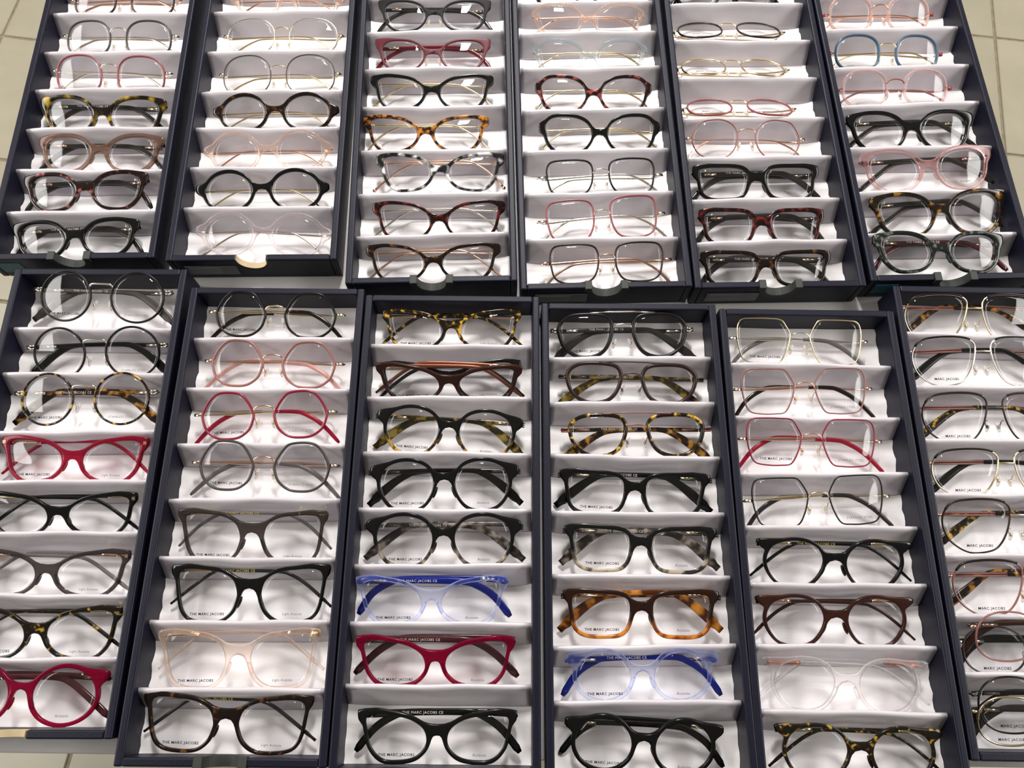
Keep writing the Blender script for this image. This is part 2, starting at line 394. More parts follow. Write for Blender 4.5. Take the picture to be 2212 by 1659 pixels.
TRAYS = {  # x, y of the front edge middle, turn, notch, extra, label
 'T1': (-416.8, 357.1, .0283, 'trim', 'sticker', 'navy tray overhanging the table edge, with wire and dark butterfly eyeglasses'),
 'T2': (-246.4, 358.2, .0247, 'raw', 'pocket', 'navy tray with torn label pocket and raw cardboard notch, holding round eyeglasses'),
 'T3': (-76.2, 337.8, .0359, 'trim', None, 'navy tray holding slim cat-eye eyeglasses with thin gold temples'),
 'T4': (86.5, 334.6, .0375, 'trim', 'pocket', 'navy tray holding rounded acetate frames and three square wire frames'),
 'T5': (248.3, 338.2, .0318, 'trim', 'pocket', 'navy tray holding tipped-over wire frames and dark rectangular eyeglasses'),
 'T6': (412.9, 349.1, .0404, 'trim', 'sticker', 'navy tray with teal sticker holding pastel half-moon frames and rounded cat-eyes'),
 'B1': (-383.9, 347.3, .0113, 'raw', None, 'navy tray with worn corner and raw notch, with round wire and raspberry frames'),
 'B2': (-217.4, 330.0, .0057, 'trim', None, 'navy tray holding geometric wire frames and oversized butterfly eyeglasses'),
 'B3': (-55.9, 324.8, .0052, 'none', None, 'navy tray holding crystal blue and raspberry cat-eye and keyhole round eyeglasses'),
 'B4': (106.0, 319.4, .0101, 'none', None, 'navy tray holding double-bridge pilot frames and chunky rectangular eyeglasses'),
 'B5': (269.0, 315.9, .0010, 'none', None, 'navy tray holding large square wire frames and slim round acetate eyeglasses'),
 'B6': (432.2, 341.8, -.0014, 'none', None, 'navy tray holding metal aviator eyeglasses and doubled-up wire frames'),
}
DIV = {
'B1':[342, 298, 244, 200, 156, 106, 57],
'B2':[352, 303, 252, 204, 155, 105, 54],
'B3':[353, 303, 252, 203, 157, 111, 64],
'B4':[349, 306, 257, 208, 156, 101, 60],
'B5':[348, 298, 248, 202, 155, 107, 58],
'B6':[354, 304, 254, 206, 155, 106, 62],
'T1':[301, 249, 201, 152, 102, 55],
'T2':[306, 252, 200, 154, 107, 61],
'T3':[302, 253, 204, 151, 100, 54],
'T4':[349, 307, 260, 207, 157, 107, 56],
'T5':[346, 295, 246, 195, 148, 99, 52],
'T6':[304, 253, 205, 152, 100, 52]}
for k in DIV:
    if k[0] == 'T' and len(DIV[k]) == 6: DIV[k] = [350]+DIV[k]
TROOT = {}
nd = 0
for k, (x, y, a, notch, extra, lab) in TRAYS.items():
    if k[0] == 'B':                  # measured at the back edge
        x, y = x+math.sin(a)*TL, y-math.cos(a)*TL
    t = empty('eyewear_tray'); tag(t, lab, 'tray', 'navy eyewear trays on the table'); t.location = (x*U, y*U, TZ*U); t.rotation_euler = (0, 0, a); TROOT[k] = t
    bevel(obj('front_wall', ME_BACK if notch == 'none' else ME_FRONT, t), 1.3)
    b = bevel(obj('back_wall', ME_BACK, t), 1.3); b.location = (0, (TL-WT)*U, 0)
    for s in (-1, 1):
        w = bevel(obj('side_wall', ME_SIDE, t), 1.5, 3); w.location = ((-HW if s < 0 else HW-WT)*U, 0, 0)
    obj('base_board', ME_BASE, t); obj('lining', ME_LINING, t)
    for yy in DIV[k]:
        d = obj('divider', ME_DIV[nd % 6], t); nd += 1; d.location = (0, yy*U, 0); d.rotation_euler = (0, 0, random.uniform(-.012, .012))
    if notch == 'trim': bevel(obj('notch_trim', ME_TRIM, t), .4, 1)
    if notch == 'raw': obj('raw_notch_edge', ME_RAW, t)['label'] = 'bare beige cardboard edge of the thumb notch'
    if extra == 'pocket': p = obj('label_pocket', ME_HOLD, t); obj('label_card', ME_LCARD, p)
    if extra == 'sticker': obj('sticker', ME_STICK, t)['label'] = 'teal sticker'

# ------------------------------------------------------------------ eyeglasses
# all shapes: x to the wearer's outer side (temple), -x to the nose, for the right half of the front
def superell(e, n=20): return [(math.copysign(abs(math.cos(2*math.pi*i/n))**(2/e), math.cos(2*math.pi*i/n)), math.copysign(abs(math.sin(2*math.pi*i/n))**(2/e), math.sin(2*math.pi*i/n))) for i in range(n)]
SHAPES = {
 'round': superell(2.0), 'soft': superell(2.35), 'half': superell(2.5),
 'square': [(-.98, .35), (-.85, .80), (-.45, .97), (.3, 1), (.82, .90), (1, .5), (.97, -.1), (.82, -.72), (.4, -.99), (-.25, -1), (-.68, -.85), (-.92, -.35)],
 'geo': [(-1, .30), (-.84, .68), (-.64, .95), (-.2, .995), (.4, 1), (.82, .95), (.98, .66), (1, .15), (.91, -.42), (.72, -.88), (.25, -1), (-.25, -1), (-.62, -.92), (-.86, -.45), (-.98, .02)],
 'octo': [(-.99, .12), (-.73, .66), (-.40, .96), (.34, 1), (.73, .68), (.99, .12), (.97, -.22), (.82, -.62), (.45, -.93), (0, -1), (-.45, -.93), (-.82, -.62), (-.97, -.22)],
 'hex': [(-.98, .2), (-.76, .74), (-.3, 1), (.38, .97), (.70, .78), (1, .08), (.85, -.6), (.5, -.95), (0, -1), (-.5, -.95), (-.86, -.5)],
 'cat': [(-1, -.02), (-.86, .44), (-.42, .80), (.2, .97), (.75, 1.0), (1, .80), (.97, .28), (.82, -.45), (.45, -.95), (-.1, -1), (-.6, -.85), (-.92, -.45)],
 'catr': [(-1, .05), (-.82, .58), (-.38, .90), (.2, 1), (.72, .93), (1, .55), (.97, .0), (.80, -.55), (.42, -.95), (-.1, -1), (-.6, -.85), (-.92, -.42)],
 'butter': [(-1, .15), (-.85, .6), (-.45, .88), (.1, .98), (.75, 1), (1, .78), (.97, .2), (.85, -.5), (.6, -.88), (.1, -1), (-.45, -.95), (-.8, -.65), (-.97, -.2)],
 'rect': [(-1, .2), (-.93, .70), (-.6, .93), (.1, 1), (.82, .97), (1, .68), (.96, .1), (.85, -.62), (.5, -.97), (-.2, -1), (-.66, -.9), (-.90, -.5)],
 'panto': [(-1, .2), (-.78, .72), (-.3, .98), (.3, .98), (.8, .72), (1, .2), (.9, -.35), (.55, -.85), (0, -1), (-.55, -.85), (-.9, -.35)],
 'navi': [(-1, .40), (-.80, .86), (-.2, 1), (.55, .94), (.96, .55), (.97, 0), (.75, -.6), (.3, -.97), (-.2, -1), (-.62, -.78), (-.88, -.3)],
 'avi': [(-1, .5), (-.9, .85), (-.5, 1), (.2, 1), (.75, .85), (1, .4), (1, -.1), (.8, -.6), (.35, -.97), (-.1, -1), (-.55, -.82), (-.86, -.25)],
}
# kind: 'plate' = acetate or sheet front, 'wire' = metal rims.  hy = hinge height in half lens heights
D0 = dict(kind='plate', shape='cat', ratio=.74, gap=17, tt=3.0, ts=3.2, tb=2.4, tn=2.6, ex=4.5, ey=1.5, es=.30, hy=.80, jt=.72, bt=.58, bb=.14, jb=-.25, thick=3.6,
          r=.9, by=.30, temple='bar', th=4.8, pads='plate', end='none', bar=False)
def model(**k): d = dict(D0); d.update(k); return d
MODEL = {
 'halfwire': model(kind='wire', shape='half', ratio=.86, gap=17, r=1.05, by=.36, hy=.22, ex=6.0, temple='wire', th=2.6, end='block', pads='arm'),
 'thinround': model(kind='wire', shape='soft', ratio=.90, gap=16, r=.60, by=.28, hy=.12, ex=5.5, temple='wire', th=2.0, end='block', pads='arm'),
 'arcround': model(shape='round', ratio=.88, gap=19, tt=3.2, ts=2.8, tb=2.4, tn=2.6, ex=6.5, ey=.4, es=.26, hy=.12, jt=.55, bt=.34, bb=.10, jb=-.25, temple='wire', th=1.9, pads='none'),
 'sheetcat': model(shape='catr', ratio=.74, gap=18, tt=2.0, ts=2.4, tb=1.4, tn=1.5, ex=4.5, ey=3.0, es=.34, hy=.70, jt=.45, bt=.38, bb=.08, jb=-.05, thick=1.8, temple='bar', th=4.0, pads='arm'),
 'slimcat': model(shape='cat', ratio=.74, gap=17, tt=2.6, ts=2.8, tb=2.0, tn=2.3, ex=4.5, ey=1.4, es=0.27, hy=.70, jt=.52, bt=.34, bb=.02, jb=-.25, temple='wire', th=2.0, pads='none'),
 'roundcat': model(shape='catr', ratio=.80, gap=15.8, tt=2.8, ts=2.8, tb=2.2, tn=2.2, ex=3.4, ey=1.2, es=0.3, hy=.36, jt=.45, bt=.24, bb=-.02, jb=-.25, temple='wire', th=2.0, pads='none'),
 'square': model(kind='wire', shape='square', ratio=.90, gap=16, r=.95, by=.22, hy=.10, ex=7.5, temple='wire', th=2.4, end='plate', pads='arm'),
 'tipped': model(kind='wire', shape='soft', ratio=.84, gap=17, r=.85, by=.45, hy=.15, ex=5.0, temple='wire', th=1.8, end='block', pads='arm'),
 'hexwire': model(kind='wire', shape='hex', ratio=.86, gap=18, r=.70, by=.30, hy=.05, ex=5.0, temple='wire', th=2.0, end='plate', pads='arm'),
 'rectb': model(shape='rect', ratio=.68, gap=18, tt=3.2, ts=2.8, tb=2.6, tn=3.0, ex=3.2, ey=1.4, es=0.36, hy=.66, jt=.66, bt=.60, bb=.10, jb=-.30, temple='bar', th=6.0),
 'moon': model(kind='wire', shape='half', ratio=.84, gap=18, r=1.4, by=.30, hy=.02, ex=4.0, temple='wire', th=2.2, end='cube', pads='arm'),
 'catround': model(shape='catr', ratio=.80, gap=18, tt=3.3, ts=3.4, tb=2.6, tn=2.8, ex=4.2, ey=1.6, es=0.28, hy=.62, jt=.58, bt=.44, bb=.06, jb=-.25, temple='bar', th=5.0),
 'roundwire': model(kind='wire', shape='round', ratio=.98, gap=19, r=1.05, by=.42, hy=.25, ex=6.5, temple='paddle', th=5.2, end='twin', pads='arm', bar='flat'),
 'plaquecat': model(shape='cat', ratio=.72, gap=17, tt=3.0, ts=2.6, tb=2.4, tn=2.6, ex=3.6, ey=1.2, es=0.25, hy=.80, jt=.62, bt=.44, bb=.05, jb=-.25, temple='slim', th=3.2, end='plaque'),
 'roundace': model(shape='round', ratio=.94, gap=18, tt=3.0, ts=3.0, tb=2.6, tn=2.6, ex=5.5, ey=1.0, es=.24, hy=.58, jt=.62, bt=.46, bb=.24, jb=-.20, temple='bar', th=5.4),
 'slimround': model(shape='panto', ratio=0.92, gap=19, tt=2.4, ts=2.4, tb=2.0, tn=2.2, ex=6.0, ey=1.8, es=0.2, hy=.72, jt=0.6, bt=0.46, bb=0.2, jb=-.15, temple='slim', th=2.8),
 'octo': model(kind='wire', shape='octo', ratio=.90, gap=18, r=1.15, by=.22, hy=.08, ex=6.5, temple='combo', th=3.2, end='plate', pads='arm'),
 'butterfly': model(shape='butter', ratio=.86, gap=19, tt=2.8, ts=2.4, tb=2.2, tn=2.6, ex=3.6, ey=1.4, es=0.22, hy=.86, jt=.72, bt=.60, bb=.26, jb=-.20, temple='slim', th=3.0),
 'goldcat': model(shape='cat', ratio=.72, gap=17, tt=2.8, ts=2.6, tb=2.2, tn=2.6, ex=3.6, ey=0.8, es=0.25, hy=.80, jt=.70, bt=.56, bb=.12, jb=-.25, temple='slim', th=3.4, end='none'),
 'keyhole': model(shape='panto', ratio=.90, gap=18, tt=2.8, ts=2.8, tb=2.4, tn=2.4, ex=6.0, ey=.6, es=.26, hy=.52, jt=0.66, bt=0.5, bb=0.24, jb=-0.05, temple='paddle', th=5.2, end='pins'),
 'boldcat': model(shape='cat', ratio=.74, gap=15.5, tt=3.0, ts=2.6, tb=2.6, tn=2.8, ex=3.6, ey=1.0, es=0.27, hy=.84, jt=.72, bt=.56, bb=.12, jb=-.25, temple='bar', th=6.0),
 'navi': model(kind='wire', shape='navi', ratio=.82, gap=19, r=1.85, by=.34, hy=.28, ex=5.5, temple='paddle', th=5.2, end='twin', pads='arm', bar='top'),
 'boldrect': model(shape='rect', ratio=.70, gap=18, tt=3.2, ts=3.2, tb=2.8, tn=2.8, ex=4.2, ey=1.0, es=0.24, hy=.82, jt=.70, bt=.62, bb=.22, jb=-.25, temple='paddle', th=5.6, end='pins'),
 'bigsquare': model(kind='wire', shape='geo', ratio=.88, gap=18, r=.65, by=.20, hy=.10, ex=6.0, temple='combo', th=3.2, end='plate', pads='arm'),
 'aviator': model(kind='wire', shape='avi', ratio=.80, gap=14, r=.75, by=.42, hy=.42, ex=3.5, temple='metalpaddle', th=4.8, end='none', pads='arm', bar='pilot'),
 'largewire': model(kind='wire', shape='soft', ratio=.86, gap=16, r=.75, by=.40, hy=.30, ex=4.0, temple='paddle', th=4.4, end='block', pads='arm'),
}
NC = 72
def zc(x): return -(x*x)/1150.0
TEXTS = {}
def text_mesh(s, width, mat, sx=1.25, bold=.0):
    key = (s, width, mat.name)
    if key in TEXTS: return TEXTS[key]
    cu = bpy.data.curves.new('lettering', 'FONT'); cu.body = s; cu.align_x = 'CENTER'; cu.align_y = 'CENTER'; cu.resolution_u = 2; cu.offset = bold; cu.space_character = 1.12
    to = bpy.data.objects.new('lettering', cu); COL.objects.link(to)
    dg = bpy.context.evaluated_depsgraph_get(); me = bpy.data.meshes.new_from_object(to.evaluated_get(dg)); bpy.data.objects.remove(to)
    xs = [v.co.x for v in me.vertices]; k = width*U/(max(xs)-min(xs)); cx = (max(xs)+min(xs))/2
    for v in me.vertices: v.co = ((v.co.x-cx)*k, v.co.y*k/sx*1.25, 0)
    me.materials.clear(); me.materials.append(mat); me.name = 'lettering'; TEXTS[key] = me; return me
def contour(m, w, h):
    c = [Vector((p.x*w/2, p.y*h/2, 0)) for p in crom(SHAPES[m['shape']], NC)]
    mx = max(p.x for p in c); mn = min(p.x for p in c); my = max(p.y for p in c); ny = min(p.y for p in c)
    return [Vector(((p.x-(mx+mn)/2)*w/(mx-mn), (p.y-(my+ny)/2)*h/(my-ny), 0)) for p in c]
def plate_front(m, c, w, h, xc, hyv):
    """acetate front: ring around each lens, bridge and end pieces in one piece, rounded edges"""
    n = len(c)
    if sum(c[i].x*c[(i+1) % n].y-c[(i+1) % n].x*c[i].y for i in range(n)) < 0: c = list(reversed(c))
    T = m['thick']; O = []
    nrm = []
    for i in range(n):
        t = (c[(i+1) % n]-c[i-1]).normalized(); nrm.append(Vector((t.y, -t.x, 0)))
    for i in range(n):
        nx, ny = nrm[i].x, nrm[i].y
        wt, wb, wo, wn = max(ny, 0)**2, max(-ny, 0)**2, max(nx, 0)**2, max(-nx, 0)**2
        t = (wt*m['tt']+wb*m['tb']+wo*m['ts']+wn*m['tn'])/(wt+wb+wo+wn)
        p = c[i]+nrm[i]*t
        if c[i].x > 0:
            g = math.exp(-((c[i].y/(h/2)-m['hy'])/m['es'])**4)*min(1, c[i].x/(w*.33))**2
            q_ = min(1, max(0, (nx-.12)/.45)); q_ = g*q_*q_*(3-2*q_)      # square outer corner
            p = p+Vector((0, m['ey']*g, 0)); p.x += (w/2+m['ts']+m['ex']-p.x)*q_
        O.append(p)
    # nasal stretch replaced by the bridge: from jt (upper join) going counter-clockwise down to jb (lower join)
    nas = [i for i in range(n) if c[i].x < 0 and m['jb']*h/2 < c[i].y < m['jt']*h/2]
    i0 = next(i for i in nas if (i-1) % n not in nas); K = len(nas); idx = [(i0+k) % n for k in range(K)]
    A, B = (i0-1) % n, (i0+K) % n
    Pa, Pb = O[A], O[B]; Ct, Cb = Vector((-xc, m['bt']*h/2, 0)), Vector((-xc, m['bb']*h/2, 0))
    ta = (O[A]-O[A-1]).normalized(); tb = (O[B]-O[(B+1) % n]).normalized()
    def bez(a, b, c_, d, t): return a*(1-t)**3+b*3*t*(1-t)**2+c_*3*t*t*(1-t)+d*t**3
    da, db = (Ct-Pa).length, (Cb-Pb).length
    k1 = max(3, int(K*.45)); k3 = max(3, int(K*.40)); k2 = K-k1-k3; mid = [False]*n
    for q in range(K):
        if q < k1:
            s = (q+1)/k1; p = bez(Pa, Pa+ta*da*.28, Ct+Vector((da*.55, 0, 0)), Ct, s)
        elif q < k1+k2:
            p = Ct.lerp(Cb, (q-k1+1)/(k2+1))
        else:
            s = (q-k1-k2)/k3; p = bez(Cb, Cb+Vector((db*.42, 0, 0)), Pb+tb*db*.40, Pb, s)
        p.x = max(p.x, -xc); O[idx[q]] = p; mid[idx[q]] = p.x <= -xc+1e-4
    # rings across the section
    S = [(0, -.12), (0, .30), (.10, .46), (.30, .5), (.70, .5), (.90, .46), (1, .30), (1, -.30), (.9, -.46), (.7, -.5), (.25, -.5), (.05, -.40)]
    V = []; F = []; r = len(S)
    for i in range(n):
        a, b = c[i]-nrm[i]*.35, O[i]
        for s, z in S:
            p = a.lerp(b, s); zz = z*T
            if mid[i] and s >= .9: zz = math.copysign(.5*T, z)
            V.append((p.x+xc, p.y-hyv, zz+zc(p.x+xc)))
    for i in range(n):
        j = (i+1) % n
        for k in range(r):
            l = (k+1) % r
            if S[k][0] == 1 and S[l][0] == 1 and mid[i] and mid[j]: continue
            F.append((i*r+k, j*r+k, j*r+l, i*r+l))
    nv = len(V); V2 = V+[(-x, y, z) for x, y, z in V]; F2 = F+[tuple(reversed([q+nv for q in f])) for f in F]
    return V2, F2
def lens_mesh(c, xc, hyv, sx):
    cc = c[::2]; n = len(cc); V = []; F = []
    rings = (.995, .8, .55, .28)
    for side, dz in ((1, .55), (-1, -.55)):
        for s in rings:
            for p in cc: V.append((sx*(p.x*s+xc), p.y*s-hyv, zc(p.x*s+xc)+dz+2.0*(1-s*s)))
        V.append((sx*xc, -hyv, zc(xc)+dz+2.0))
    m = len(rings)*n+1
    for side in (0, 1):
        o = side*m
        for r_ in range(len(rings)-1):
            for i in range(n): F.append((o+r_*n+i, o+r_*n+(i+1) % n, o+(r_+1)*n+(i+1) % n, o+(r_+1)*n+i))
        for i in range(n): F.append((o+(len(rings)-1)*n+i, o+(len(rings)-1)*n+(i+1) % n, o+m-1))
    for i in range(n): F.append((i, (i+1) % n, m+(i+1) % n, m+i))
    return V, F
def ellipsoid(cx, cy, cz, rx, ry, rz, rot=0, nu=10, nv=7):
    V = []; F = []; c, s = math.cos(rot), math.sin(rot)
    for j in range(nv+1):
        b = math.pi*j/nv-math.pi/2
        for i in range(nu):
            a = 2*math.pi*i/nu; x, y, z = rx*math.cos(a)*math.cos(b), ry*math.sin(b), rz*math.sin(a)*math.cos(b)
            V.append((cx+c*x-s*y, cy+s*x+c*y, cz+z))
    for j in range(nv):
        for i in range(nu): F.append((j*nu+i, j*nu+(i+1) % nu, (j+1)*nu+(i+1) % nu, (j+1)*nu+i))
    return V, F
def temple_path(W, s, d, z0, n=26, sk=0.0, drop=1.0, lim=99):
    hx = W/2-2.0
    pts = [(hx, 0, z0-1.5), (hx-3, 0.1, z0-d*.45-2), (hx-12, .2, -d-1.2), (hx-50, 1.0+sk, -d-.6), (hx-84, .6+sk*1.6, -d), (hx-96, -2.6*drop+sk*1.5, -d+.2), (hx-110, -11.5*drop+sk, -d+1.2), (-min(W*.5+2.5, lim), -28.0*drop+sk, -d+2.4)]
    return [(s*p.x, p.y, p.z) for p in crom(pts, n, False, 10)]
def slice_path(P, a, b, n=14):
    i0, i1 = a*(len(P)-1), b*(len(P)-1); out = []
    for k in range(n):
        t = i0+(i1-i0)*k/(n-1); i = min(int(t), len(P)-2); u = t-i
        out.append(tuple(P[i][q]*(1-u)+P[i+1][q]*u for q in range(3)))
    return out
def eyeglasses(key, mdl, label, front, temple=None, tip=None, metal=None, lt=None, rtx=None, ttx=None, pos=None, tilt=14, z=-7.0, brand='THE MARC JACOBS'):
    """one pair of folded eyeglasses: pos = x, y in its tray, overall width, turn"""
    m = MODEL[mdl]; x, y, W, rot = pos; ax, ay, az, at = FIT.get(key, (0, 0, 0, 0)); x += ax; z += az; tilt += at; metal = metal or GOLD; temple = temple or front; tip = tip or temple
    root = empty('eyeglasses'); tag(root, label, 'eyeglasses', 'eyeglasses lying in the tray slots')
    side = (m['ts'] if m['kind'] == 'plate' else m['r'])+m['ex']*(1 if m['kind'] == 'wire' else .95)
    w = (W-m['gap'])/2-side; h = w*m['ratio']; xc = m['gap']/2+w/2
    # lower rims stay behind the divider in front of them
    fa = max([a for a in DIV[key[:2]] if a < y-6] or [WT+2.2]); tb_ = m['tb'] if m['kind'] == 'plate' else m['r']; ct = math.cos(R(tilt))
    need, avail = (m['hy']+1)*h/2+tb_, (y-fa+1.0)/ct
    if need > avail and tilt > 0:
        k = max(.90, (avail-tb_)/(need-tb_)); h *= k; y += max(0, ((m['hy']+1)*h/2+tb_-avail)*ct)
    hyv = m['hy']*h/2; y += ay
    root.matrix_world = TROOT[key[:2]].matrix_basis @ Matrix.Translation((x*U, y*U, (TH+z)*U)) @ Matrix.Rotation(R(rot), 4, 'Z') @ Matrix.Rotation(R(tilt), 4, 'X')
    c = contour(m, w, h); z0 = zc(W/2)
    # ---- front
    if m['kind'] == 'plate':
        v, f = plate_front(m, c, w, h, xc, hyv); me = mesh('frame_front', v, f, front)
        bm = bmesh.new(); bm.from_mesh(me); bmesh.ops.remove_doubles(bm, verts=bm.verts, dist=1e-6); bmesh.ops.recalc_face_normals(bm, faces=bm.faces); bm.to_mesh(me); bm.free()
        fr = obj('frame_front', me, root)
    else:
        for s in (-1, 1):
            pts = [(s*(p.x+xc), p.y-hyv, zc(p.x+xc)) for p in c]
            v, f = sweep(pts, m['r'], m['r']*1.25, 8, True); fr = obj('rim', fixn(mesh('rim', v, f, front)), root)
        xi = min(p.x for p in c if abs(p.y-m['by']*h/2) < h*.08)+xc; yb = m['by']*h/2-hyv; br = max(.75, min(1.1, m['r']))
        if m['bar'] == 'flat':
            pts = [(-xi, yb-1, .3), (-xi+2.5, yb+1.6, 1.2), (0, yb+2.0, 1.6), (xi-2.5, yb+1.6, 1.2), (xi, yb-1, .3)]; ry = .9
        elif m['bar'] == 'pilot':
            pts = [(-xi, yb, .2), (0, yb+.2, .6), (xi, yb, .2)]; ry = .9
        else:
            pts = [(-xi, yb-1.0, .1), (-xi*.72, yb+2.2, 1.0), (0, yb+3.4, 1.5), (xi*.72, yb+2.2, 1.0), (xi, yb-1.0, .1)]; ry = br*.8
        v, f = sweep([tuple(p) for p in crom(pts, 17, False)], ry, br*.9, 8); obj('bridge', fixn(mesh('bridge', v, f, metal)), root)
        if m['bar'] == 'top':
            yt = h/2-hyv+1.2; v, f = sweep([(-w*.42-xi, yt-.2, .8), (-w*.2, yt+.6, 1.2), (w*.2, yt+.6, 1.2), (w*.42+xi, yt-.2, .8)], .75, .9, 8); obj('brow_bar', fixn(mesh('brow_bar', v, f, metal)), root)
        if m['bar'] == 'pilot':
            cc = sorted([p for p in c if p.y > h*.28 and p.x > -w*.42], key=lambda p: p.x)
            for s in (-1, 1):
                v, f = sweep([(s*(p.x+xc), p.y-hyv+.5, zc(p.x+xc)+.5) for p in cc], 1.0, 1.1, 8); obj('brow_trim', fixn(mesh('brow_trim', v, f, BLK_M if front is not BRN_M else BRN_M)), root)
        # end pieces
        xo = xc+w/2; e = m['end']
        for s in (-1, 1):
            if e == 'twin':
                vf = [sweep([(s*(xo-.5), q, z0), (s*(W/2), q, z0-.8)], .75, .9, 8) for q in (1.3, -1.3)]+[sweep([(s*(W/2-1.5), 0, z0-.8), (s*(W/2-1.5), 0, z0-4)], 2.2, 1.2, 8)]
                v, f = join(*vf)
            elif e == 'block': v, f = join(sweep([(s*(xo-.3), .4, z0), (s*(W/2-1.5), .5, z0-.6), (s*(W/2-.4), .3, z0-3.5)], 1.3, .7, 8, False, 3.5))
            elif e == 'cube': v, f = join(sweep([(s*(xo-.5), 1, z0), (s*(W/2-1.5), .6, z0-2.5)], .6, .6, 6), box(s*(W/2)-1.6, s*(W/2)+1.6, -1.2, 2.2, z0-4, z0-1))
            elif e == 'plate': v, f = sweep([(s*(xo-.3), 0, z0+.2), (s*(W/2-.2), 0, z0-.8), (s*(W/2), 0, z0-3)], 1.35, .6, 8, False, 4)
            else: v, f = sweep([(s*(xo-.3), 0, z0), (s*(W/2), 0, z0-2)], .9, .9, 8)
            obj('end_piece', fixn(mesh('end_piece', v, f, (MAROON if key[:2] == 'T6' else metal))), root)
    # ---- lenses with print
    for s in (-1, 1):
        v, f = lens_mesh(c, xc, hyv, s); ln = obj('lens', fixn(mesh('lens', v, f, LENS)), root)
        tx = (lt and (brand, 28.0 if len(brand) > 12 else 22.0, INK)) if s < 0 else (rtx and (rtx, {'Acetate': 10.5, 'Light Acetate': 15.5}.get(rtx, 22.0), INKG))
        if tx:
            t = obj('lettering', text_mesh(*tx, 1.3 if tx[2] is INK else 1.15, .022 if tx[2] is INK else .006), ln); yy = -.72*h/2
            t.location = ((s*xc+(.6 if s < 0 else 1.0))*U, (yy-hyv)*U, (zc(xc)+.62+2.0*(1-.62)+.25)*U); t.rotation_euler = (-.06, 0, 0)
    # ---- nose pads
    if m['pads'] == 'plate':
        for s in (-1, 1):
            v, f = ellipsoid(s*(m['gap']/2-.9), -.30*h/2-hyv, -2.6, 1.5, 5.2, 2.0, s*.38); obj('nose_pad', fixn(mesh('nose_pad', v, f, front)), root)
    elif m['pads'] == 'arm':
        xi = min(p.x for p in c)+xc
        for s in (-1, 1):
            px, py, pz = s*(xi-2.4), -.34*h/2-hyv, -4.6
            v, f = ellipsoid(px, py, pz, 1.6, 5.0, 2.2, s*.30); pd = obj('nose_pad', fixn(mesh('nose_pad', v, f, PAD)), root)
            v, f = sweep([tuple(p) for p in crom([(s*(xi+.3), py+5.5, -.4), (s*(xi+.2), py+5.0, -3.2), (s*(xi-.6), py+1.5, -4.6), (px, py+.3, pz)], 9, False)], .42, .42, 6)
            obj('pad_arm', fixn(mesh('pad_arm', v, f, metal)), pd)
            v, f = ellipsoid(px+s*.5, py, pz+.4, 1.25, 1.9, 1.7); obj('pad_mount', fixn(mesh('pad_mount', v, f, metal)), pd)
    # ---- folded temples, the one hinged at the viewer's left lies in front
    for s, d in ((-1, 8.0), (1, 12.2)):
        sk = random.uniform(-.8, 1.4); P = temple_path(W, s, d, z0, 34, sk, -.15 if mdl == 'tipped' else 1.0, 69.5+s*x); n = len(P); k = m['temple']; th = m['th']/2
        tp = [i/(n-1) for i in range(n)]
        if k == 'bar':
            hh = [th*(1-.15*math.sin(math.pi*min(1, t*1.25)))*(1 if t < .97 else .62) for t in tp]; v, f = sweep(P, hh, [1.5 if t < .97 else 1.0 for t in tp], 12, False, 3.2)
        elif k in ('paddle', 'metalpaddle'):
            hh = [th*(.80+.70*min(1, max(0, (t-.58)/.26))**1.2)*(1 if t < .965 else .7) for t in tp]; hh = [a*(.95 if t < .6 else 1) for a, t in zip(hh, tp)]; v, f = sweep(P, hh, [1.4 if t < .97 else 1.0 for t in tp], 12, False, 3.2)
        elif k == 'wire':
            hh = [th*(1.25-.45*math.sin(math.pi*t))*(1 if t < .975 else 1.15) for t in tp]; v, f = sweep(P, hh, .85, 10)
        elif k == 'slim':
            hh = [th*(.95 if t < .96 else .7) for t in tp]; v, f = sweep(P, hh, 1.3, 10, False, 2.6)
        else:
            hh = [th*(.42+.75*math.exp(-((t-.30)/.13)**2)) for t in tp]; v, f = sweep(P, hh, .7, 10)
        if k == 'combo':
            tm = obj('temple', fixn(mesh('temple', v, f, metal)), root); Q = slice_path(P, .50, 1, 22)
            v, f = sweep(Q, [1.5+.55*math.sin(math.pi*min(1, q/20)*.9) if q < 21 else 1.1 for q in range(22)], [1.45]*21+[.9], 10, False, 2.5); obj('temple_tip', fixn(mesh('temple_tip', v, f, tip)), tm)
        elif k == 'metalpaddle':
            tm = obj('temple', fixn(mesh('temple', v, f, tip)), root); Q = slice_path(P, 0, .36, 14)
            for dy in (1.0, -1.0):
                v, f = sweep([(a, b+dy, cc_+.9) for a, b, cc_ in Q], .85, 1.1, 8); obj('temple_rail', fixn(mesh('temple_rail', v, f, PNG_M)), tm)
        else:
            tm = obj('temple', fixn(mesh('temple', v, f, temple if k != 'wire' else metal)), root)
            if k == 'slim':
                Q = slice_path(P, .03, .22, 8); v, f = sweep(Q, [1.5]*8, [1.5]*8, 10, False, 3); obj('metal_sleeve', fixn(mesh('metal_sleeve', v, f, metal)), tm)
            if k == 'wire' and mdl == 'slimcat':
                q = P[-1]; v, f = ellipsoid(q[0], q[1], q[2], 1.9, 1.9, 1.7); obj('tip_ball', fixn(mesh('tip_ball', v, f, metal)), tm)
            if k in ('bar', 'paddle'):
                a, b = P[3], P[5]; v, f = sweep([(a[0], a[1], a[2]+1.6), (b[0]-s*4, b[1], b[2]+1.3)], 1.0, .8, 8, False, 4); obj('hinge', fixn(mesh('hinge', v, f, metal)), tm)
